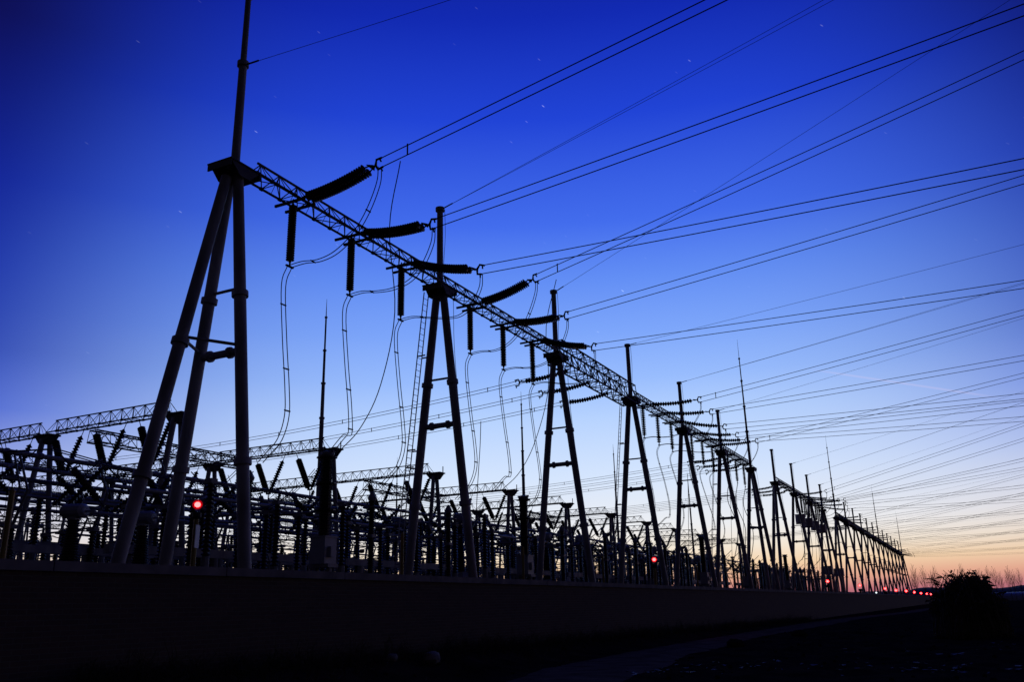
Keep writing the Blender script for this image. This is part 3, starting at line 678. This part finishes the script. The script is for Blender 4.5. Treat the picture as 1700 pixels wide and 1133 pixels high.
for b, y0 in enumerate(BAYY[1:11], 1):
    for r, (x, z) in enumerate(((-28.2, 6.0), (-39.4, 6.9), (-54.5, 7.6)) if b % 2 else ((-31.6, 6.2), (-46.3, 7.2))):
        t = thing('post_row_busbar', f"short busbar on three tall post insulators, {ordw(r)} from the wall, bay {'left of tower one' if b == 0 else 'past tower '+['one', 'two', 'three', 'four', 'five', 'six', 'seven', 'eight', 'nine', 'ten'][b-1]}", 'busbar', (x, y0+PHO[1], 0), 0, 'short busbars on tall posts')
        G().tube((0, -5.2, z), (0, 5.2, z), .085, 7).build('tube', TUBE, t)
        for q in (-4.2, -.4, 3.4): g = G(); shed(g, z-2.5, z-.05, 15, .17, .095, 0, q); g.build('post_insulator', PORC, t); G().tube((0, q, -.1), (0, q, z-2.5), .15, 8).build('stand', STEEL, t)
        G().sweep(spline([V((0, 1.5, z)), V((.6, 1.9, z-.9)), V((1.3, 2.2, z-3))], 6), .03, 5).build('riser', WIRE, t)
# lower switchyard beyond the rear gantry: small portals with short strings and posts
for r, x in enumerate((-104, -128)):
    for k in range(9):
        y = 2+17*k+3*(r % 2)
        t = thing('low_portal', f"small distant lattice portal, {ordw(k)} from the left in the {ordw(r)} row behind the rear gantry", 'portal frame', (x, y, 0), 0, 'small portals of the far yard'); h = 13.5+1.6*(r % 3)
        ch, br = truss_tri(16.6, 1.4, .35, .7, .06, .035)
        for g in (ch, br): g.v = [v+V((0, 0, h)) for v in g.v]
        ch.build('chords', TRUSS, t); br.build('lattice_bracing', TRUSS, t)
        for q in (.3, 16.3):
            for s_ in (-1, 1): G().tube((s_*1.1, q, -.1), (s_*.1, q, h), .13, 6).build('leg', STEEL, t)
        for q in range(2, 16, 3):
            g = G(); hh = h-5.5+1.6*((q*7+k+r) % 3); g.tube((2.5, q, -.1), (2.5, q, hh-1.4), .1, 6); shed(g, hh-1.4, hh, 7, .17, .09, 2.5, q); g.build('post_insulator', PORC, t)
        G().tube((2.5, 1.5, h-3.4), (2.5, 15, h-3.4), .08, 6).build('tube', TUBE, t)
        for q in (5, 11): G().sweep([V((0, q, h)), V((.8, q, h-1.8)), V((2.5, q+.5, h-3.4))], .035, 4).build('lead', WIRE, t)
# far line gantry along the other side of the yard
FX = -88; FZ = 13.3+EYE
for k in range(10):
    y = 8+14*k; t = thing('rear_gantry_tower', f"{ordw(k)} thin A-frame tower from the left of the rear gantry", 'gantry tower', (FX, y, 0), 0, 'towers of the rear gantry')
    for s in (-1, 1): G().tube((s*1.9, 0, -.1), (s*.15, 0, FZ), .17, 8).build('leg', STEEL, t)
    G().tube((0, 0, FZ), (0, 0, FZ+3.6), .14, 8).build('peak_pole', STEEL, t) if k % 2 else G().box((0, 0, FZ+.05), (1.1, 1.1, .2)).build('head_bracket', TRUSS, t)
    G().tube((-1, 0, 7.5), (1, 0, 7.5), .1, 6).build('cross_tube', STEEL, t)
    if k < 9:
        t = thing('rear_gantry_beam', f"thin lattice beam of the rear gantry after its {ordw(k)} tower", 'lattice beam', (FX, y, FZ+.1), 0, 'beams of the rear gantry'); ch, br = truss_tri(14, 1.1, .4, .8, .05, .022); ch.build('chords', TRUSS, t); br.build('lattice_bracing', TRUSS, t)

# ------------------------------------------------------------------ free standing lightning masts
for k, (x, y, h, lab) in enumerate(((-49.3, 59.7, 29.2, 'nearest free-standing stepped lightning mast, between the first and second towers'), (-50, 101.4, 29.2, 'stepped lightning mast seen right of the second tower'), (-53.7, 145.8, 29.2, 'thin stepped lightning mast seen left of the fourth tower'), (-93, 135, 29.2, 'faint distant lightning mast left of the second tower'), (-52, 187, 29.2, 'far lightning mast seen behind the fifth tower'))):
    t = thing('lightning_mast', lab, 'lightning mast', (x, y, 0), 0, 'free-standing lightning masts'); zz = [0, 7, 12.5, 17.9, 21.1, 24.2, 27.4, h]; rr = [.30, .25, .21, .17, .12, .085, .05]
    g = G()
    for i in range(7): g.tube((0, 0, zz[i]), (0, 0, zz[i+1]), rr[i], 10, rr[i]*.93 if i < 6 else .015); 
    pl = g.build('pole', STEEL, t, True); 
    for i in range(1, 7): G().lathe((0, 0, zz[i]-.1), (0, 0, zz[i]+.1), [(0, rr[i-1]), (.15, rr[i-1]+.05), (.85, rr[i-1]+.05), (1, rr[i])], 10).build('flange', STEEL, pl, True)

# ------------------------------------------------------------------ line traps hanging under the second gantry section
def m_trap():
    t = thing('line_trap', 'x', 'line trap')
    for x in (-.35, .35): G().lathe((x, 0, 0), (x, 0, -2.7), disc_prof(13, .14, .08), 8).build('disc_string', PORC, t)
    G().lathe((0, 0, -4.2), (0, 0, -2.85), [(0, .6), (.03, .72), (.97, .72), (1, .6)], 20).build('coil', BOXG, t, True); g = G()
    for z in (-2.82, -4.24): g.box((0, 0, z), (1.5, .12, .07)); g.box((0, 0, z), (.12, 1.5, .07))
    g.build('spider', TUBE, t); return t
KL = Kind(m_trap)
for y, l in ((136.8, 'nearest'), (144.2, 'second'), (150.7, 'third'), (158, 'farthest')):
    KL.put((GX-.1, y, ZB+.05), 0, f"grey drum line trap hung under the gantry, {l} of four", 'line traps hung under the gantry')
for y, l in ((155, 'left of two low pale grey cabinets on posts near the eleventh tower'), (169, 'right of two low pale grey cabinets on posts near the twelfth tower')):
    t = thing('cabinet', l, 'cabinet', (GX+.4, y, 0), 0, 'raised grey cabinets'); G().box((0, 0, 6.1), (1.6, 1.1, 1.35)).build('box', BOXG, t); g = G()
    for a in (-.6, .6): g.tube((a, 0, -.1), (a, 0, 5.4), .12, 7)
    g.build('stand', STEEL, t)

# ------------------------------------------------------------------ yellow posts, red lamps and the sign on the wall
LX = WX-.45
def m_pole():
    t = thing('fence_post', 'x', 'post'); G().tube((0, 0, 0), (0, 0, 2.8), .038, 8).build('pole', YEL, t)
    G().lathe((0, 0, 2.8), (0, 0, 2.86), [(0, .038), (.5, .045), (1, .02)], 8).build('pole_cap', YEL, t); return t
KP = Kind(m_pole)
k_ = LX/-10.2
for i, (y, l) in enumerate(((6.64, 'leftmost yellow post behind the wall, at the edge of the frame'), (15.03, 'yellow post behind the wall left of the second tower'), (20.54, 'yellow post behind the wall in front of the grey voltage transformer tank'), (26.15, 'yellow post behind the wall right of the third tower'), (36.9, 'yellow post behind the wall right of the second red lamp'), (45, 'yellow post behind the wall below the fifth tower'))):
    KP.put((LX, y*k_, 0), 0, l, 'yellow posts behind the wall')
def m_lamp():
    t = thing('red_lamp', 'x', 'warning lamp'); G().tube((0, 0, -1.9), (0, 0, -.16), .035, 7).build('pole', YEL, t)
    G().lathe((0, 0, -.17), (0, 0, -.09), [(0, .04), (.3, .065), (1, .065)], 12).build('base', BLACK, t)
    G().sphere((0, 0, .02), .066, 14, 8, .95).build('lens', GLASS, t, True); G().sphere((0, 0, .02), .04, 10, 6, .9).build('bulb', BULB, t, True); return t
KR = Kind(m_lamp)
LP = [(11.252, 1.62), (36.823, 1.60), (88.0, 1.49), (114.4, 1.42), (148.5, 1.35), (169.5, 1.24), (195.9, 1.28), (222.9, 1.19), (250.9, 1.12), (281.7, 1.07), (308.9, 1.07)]
for i, (y, z) in enumerate(LP):
    y = y*LX/-12; z = z*LX/-10.35
    l = ['nearest red warning lamp on the wall line, above the no-climbing sign', 'second red lamp on the wall line, glowing under the fourth tower'][i] if i < 2 else f"{ordw(i)} red lamp from the left in the shrinking row along the wall"
    o = KR.put((LX, y, z+EYE), 0, l, 'red warning lamps along the wall'); s = 1+min(4, y/48); o.scale = (s, s, s)
t = thing('warning_sign', 'small white no-climbing sign below the nearest red lamp', 'sign', (LX+.045, 11.252*LX/-12-.0, 1.25+EYE-.02), math.radians(-58))
G().box((0, 0, 0), (.25, .012, .36)).build('board', WHITE, t)
g = G(); pts = [V((.085*math.cos(a*math.pi/12), -.009, .05+.085*math.sin(a*math.pi/12))) for a in range(25)]; g.sweep(pts, .009, 5); g.build('prohibition_ring', BLACK, t)
g = G(); g.box((0, -.009, .05), (.15, .006, .014), Matrix.Rotation(math.radians(45), 3, 'Y')); g.build('slash', BLACK, t)
g = G(); g.sphere((.005, -.009, .095), .015, 8, 5); g.tube((.0, -.009, .08), (-.01, -.009, .035), .013, 6); g.tube((-.01, -.009, .035), (-.035, -.009, .0), .008, 5); g.tube((-.01, -.009, .035), (.02, -.009, .01), .008, 5); g.tube((0, -.009, .07), (.045, -.009, .085), .007, 5); g.tube((0, -.009, .07), (-.035, -.009, .06), .007, 5); g.build('climbing_figure', BLACK, t)
G().box((0, -.009, -.115), (.19, .006, .05)).build('caption_band', BLACK, t)
t = thing('wall_lamp', 'tiny white lamp shining at the far end of the wall', 'lamp', (WX-.1, 118, HW+.01)); G().sphere((0, 0, .12), .09, 8, 5).build('bulb', LAMPW, t); G().tube((0, 0, 0), (0, 0, .05), .05, 6).build('base', BLACK, t)

# ------------------------------------------------------------------ field: stalk heap, weeds, stones, litter
def blades(n, base, tip, r0, r1):
    g = G()
    for _ in range(n):
        p, q = base(), tip(); b = p.lerp(q, .5)+V((random.gauss(0, .06), random.gauss(0, .06), random.gauss(0, .05)))
        g.sweep([p, b, q], r0, 3, r1)
    return g
HX, HY = -.22, 32.0
t = thing('stalk_heap', 'dark cone-shaped heap of dry corn stalks standing on the field at right', 'stalk heap', (HX, HY, 0))
g = G()
for _ in range(2600):
    a = random.uniform(0, 2*math.pi); rb = 1.08*random.uniform(.5, 1)**.5; k = random.uniform(.0, .62); e = random.random()
    p = V((math.cos(a)*rb*1.05, math.sin(a)*rb, random.uniform(0, .25))); top = V((random.gauss(.0, .28), random.gauss(0, .28), random.uniform(1.3, 1.9)))
    q = p.lerp(top, 1-k*.8) if e < .9 else top+V((random.gauss(-.06, .18), random.gauss(0, .2), random.uniform(0, .25)))
    m = p.lerp(q, .55)+V((math.cos(a)*.18, math.sin(a)*.18, random.gauss(.12, .06))); g.sweep([p, m, q], .022, 3, .008)
    if random.random() < .55:
        d = V((math.cos(a)+random.gauss(0, .5), math.sin(a)+random.gauss(0, .5), random.uniform(-.4, .9))).normalized(); l = random.uniform(.15, .42); s = frame(d)[0]*.028; b = m.lerp(q, random.random()); i = len(g.v)
        g.v += [b-s, b+s, b+d*l*.6+s*.8+V((0, 0, .03)), b+d*l-V((0, 0, .07))]; g.f.append((i, i+1, i+2, i+3))
g.build('stalks', STALK, t)
g = G()
for _ in range(26):
    a = random.uniform(0, 2*math.pi); p = V((random.gauss(-.15, .3), random.gauss(0, .3), random.uniform(1.3, 1.75))); d = V((random.gauss(-.45, .5), random.gauss(0, .3), random.uniform(.25, .9))).normalized(); l = random.uniform(.2, .5)
    g.sweep([p, p+d*l*.6, p+d*l+V((d.x*.1, 0, -.05))], .02, 4, .008)
g.build('loose_tips', STALK, t)
G().lathe((0, 0, 0), (0, 0, 1.6), [(0, .9), (.5, .6), (1, .1)], 14).build('heap_core', STALK, t)
g = G()
for _ in range(2600):
    y = 8+55*random.random()**1.5; x = WX+abs(random.gauss(0, .55))+.03; z = gh(x, y); h = random.uniform(.05, .34)*(1 if random.random() < .8 else 1.6)
    for _k in range(3): g.sweep([V((x, y, z-.02)), V((x+random.gauss(0, .05), y+random.gauss(0, .05), z+h*.6)), V((x+random.gauss(0, .13), y+random.gauss(0, .13), z+h))], .006, 3, .002)
tag(g.build('weeds', WEED), 'strip of dry weeds and grass along the foot of the wall', 'weeds', kind='stuff')
g = G()
for _ in range(700):
    y = 9+40*random.random()**1.6; x = random.uniform(WX+.8, 9)
    if abs(x-path_mid(y)) < 1.1: continue
    z = gh(x, y); s = random.uniform(.02, .055); g.sphere((x, y, z+s*.2), s, 5, 4, random.uniform(.5, .9))
tag(g.build('clods', DIRT), 'loose clods of dark earth scattered over the field', 'earth clods', kind='stuff')
g = G()
for _ in range(200):
    c = random.choice(((-5.6, 16.8, 1.1), (-2.2, 18.5, 1.6), (-.5, 18.2, 1.4), (-1.2, 23, 2), (2, 26, 3), (-5, 18.5, 1.2), (3.5, 17, 2)))
    x = random.gauss(c[0], c[2]*.6); y = random.gauss(c[1], c[2]*.5); z = gh(x, y)+.012; s = random.uniform(.02, .08); i = len(g.v); a = random.uniform(0, 6)
    for k in range(5): g.v.append(V((x+s*random.uniform(.6, 1.3)*math.cos(a+k*1.257), y+s*.7*math.sin(a+k*1.257), z+random.uniform(0, .03))))
    g.f.append(tuple(range(i, i+5)))
tag(g.build('litter', LITTER), 'pale scraps of plastic and frost patches on the dark soil', 'litter', kind='stuff')
def rock(s, sd):
    g = G().sphere((0, 0, 0), s, 12, 8, .7)
    for k, v in enumerate(g.v): g.v[k] = v*(1+.35*noise.noise((v.x*3/s+sd, v.y*3/s, v.z*3/s)))
    return g
for x, y, s, l in ((-9.6, 15.2, .2, 'pale stone lying at the foot of the wall'), (-9.9, 14.3, .12, 'smaller stone left of the pale stone by the wall'), (-6.4, 26.6, .26, 'dark lump of earth beside the path, nearer one'), (-6.0, 35, .3, 'dark lump of earth beside the path, farther one')):
    o = tag(rock(s, x).build('stone', STONE if s < .25 and 'pale' in l else DIRT, None, True), l, 'stone'); o.location = (x, y, gh(x, y)+s*.35)

# ------------------------------------------------------------------ far trees, sheds and pylon
def tree(g, p, d, l, r, lv):
    q = p+d*l; g.sweep([p, p.lerp(q, .5)+V((random.gauss(0, l*.02), random.gauss(0, l*.02), 0)), q], r, 4, r*.6)
    if lv == 0: return
    for _ in range(random.randint(2, 4)):
        b = p.lerp(q, random.uniform(.3, .95)); a = random.uniform(0, 6.28); e = random.uniform(.18, .42)
        tree(g, b, (d+V((math.cos(a)*e, math.sin(a)*e, .15))).normalized(), l*random.uniform(.4, .62), r*.5, lv-1)
def m_tree(seed):
    def f():
        random.seed(seed); t = thing('bare_tree', 'x', 'tree'); h = 11
        G().sweep([(0, 0, -.2), (.05, 0, h*.4), (0, .05, h*.95)], .11, 6, .02).build('trunk', BARK, t); g = G()
        for k in range(34):
            z = h*(.22+.74*random.random()); a = random.uniform(0, 6.28); tree(g, V((0, 0, z)), V((math.cos(a)*.36, math.sin(a)*.36, 1)).normalized(), (h-z)*.36+.7, .02, 2)
        g.build('crown', BARK, t); return t
    return f
KTR = [Kind(m_tree(s)) for s in (3, 5, 11)]
TR = [(-15.5, 300, 1.0), (-13.2, 305, .98), (-9.8, 300, .95), (-12, 330, .9), (-17.5, 330, .8)]+[(-3+i*1.75+random.uniform(-.6, .6), 300+random.uniform(-15, 30), random.uniform(.72, .98)) for i in range(22)]
for i, (x, y, s) in enumerate(TR):
    o = KTR[i % 3].put((x, y, 0), random.uniform(0, 6), ('tall bare poplar just beyond the far end of the gantry' if i < 5 else 'bare leafless tree in the far row beyond the field'), 'bare poplars past the gantry end' if i < 5 else 'bare trees of the far row'); o.scale = (s, s, s)
random.seed(21)
t = thing('lattice_pylon', 'tiny distant lattice pylon on the horizon between the gantry end and the stalk heap', 'pylon', (-21, 600, 0)); g = G()
for a in (-1, 1):
    for b in (-1, 1): g.tube((a*1.6, b*1.6, 0), (a*.3, b*.3, 15), .14, 4)
for z in range(0, 14, 2): w0 = 1.6-1.3*z/15; w1 = 1.6-1.3*(z+2)/15; g.tube((-w0, -w0, z), (w1, -w1, z+2), .08, 4); g.tube((w0, -w0, z), (-w1, -w1, z+2), .08, 4)
g.build('lattice_body', TRUSS, t); g = G()
for z, l in ((10.5, 4), (13, 3.2)): g.box((0, 0, z), (l*2, .3, .3))
g.build('crossarms', TRUSS, t)
for x, y, h, l in ((.22, 60, 2.78, 'pale stepped masonry pillar behind the stalk heap, left and taller of two'), (.64, 60, 2.5, 'pale stepped masonry pillar behind the stalk heap, right and shorter of two')):
    t = thing('masonry_pillar', l, 'pillar', (x, y, 0), 0, 'masonry pillars behind the heap'); G().box((0, 0, h*.42), (.42, .42, h*.84)).build('shaft', KILN, t); g = G(); g.box((0, 0, h*.86), (.3, .3, .12)); g.box((0, 0, h*.93), (.14, .14, .2)); g.box((0, 0, h*.985), (.24, .24, .05)); g.build('cap', KILN, t)
for x, y, l in ((16, 330, 'nearest pale greenhouse tunnel beyond the field at far right'), (22, 350, 'middle pale greenhouse tunnel beyond the field'), (20, 372, 'farthest pale greenhouse tunnel beyond the field')):
    t = thing('greenhouse', l, 'greenhouse', (x, y, 0), 0, 'greenhouse tunnels'); g = G(); n = 10
    for xx in (-12, 12):
        for k in range(n+1): a = math.pi*k/n; g.v.append(V((xx, 4*math.cos(a), 2.6*math.sin(a))))
    for k in range(n): g.f.append((k, k+1, n+2+k, n+1+k))
    g.f += [tuple(range(n, -1, -1)), tuple(range(n+1, 2*n+2))]; g.build('film_cover', FILM, t); g = G()
    for xx in range(-12, 13, 3): g.sweep([V((xx, 4.03*math.cos(math.pi*k/8), 2.63*math.sin(math.pi*k/8))) for k in range(9)], .06, 4)
    g.build('hoops', STEEL, t)
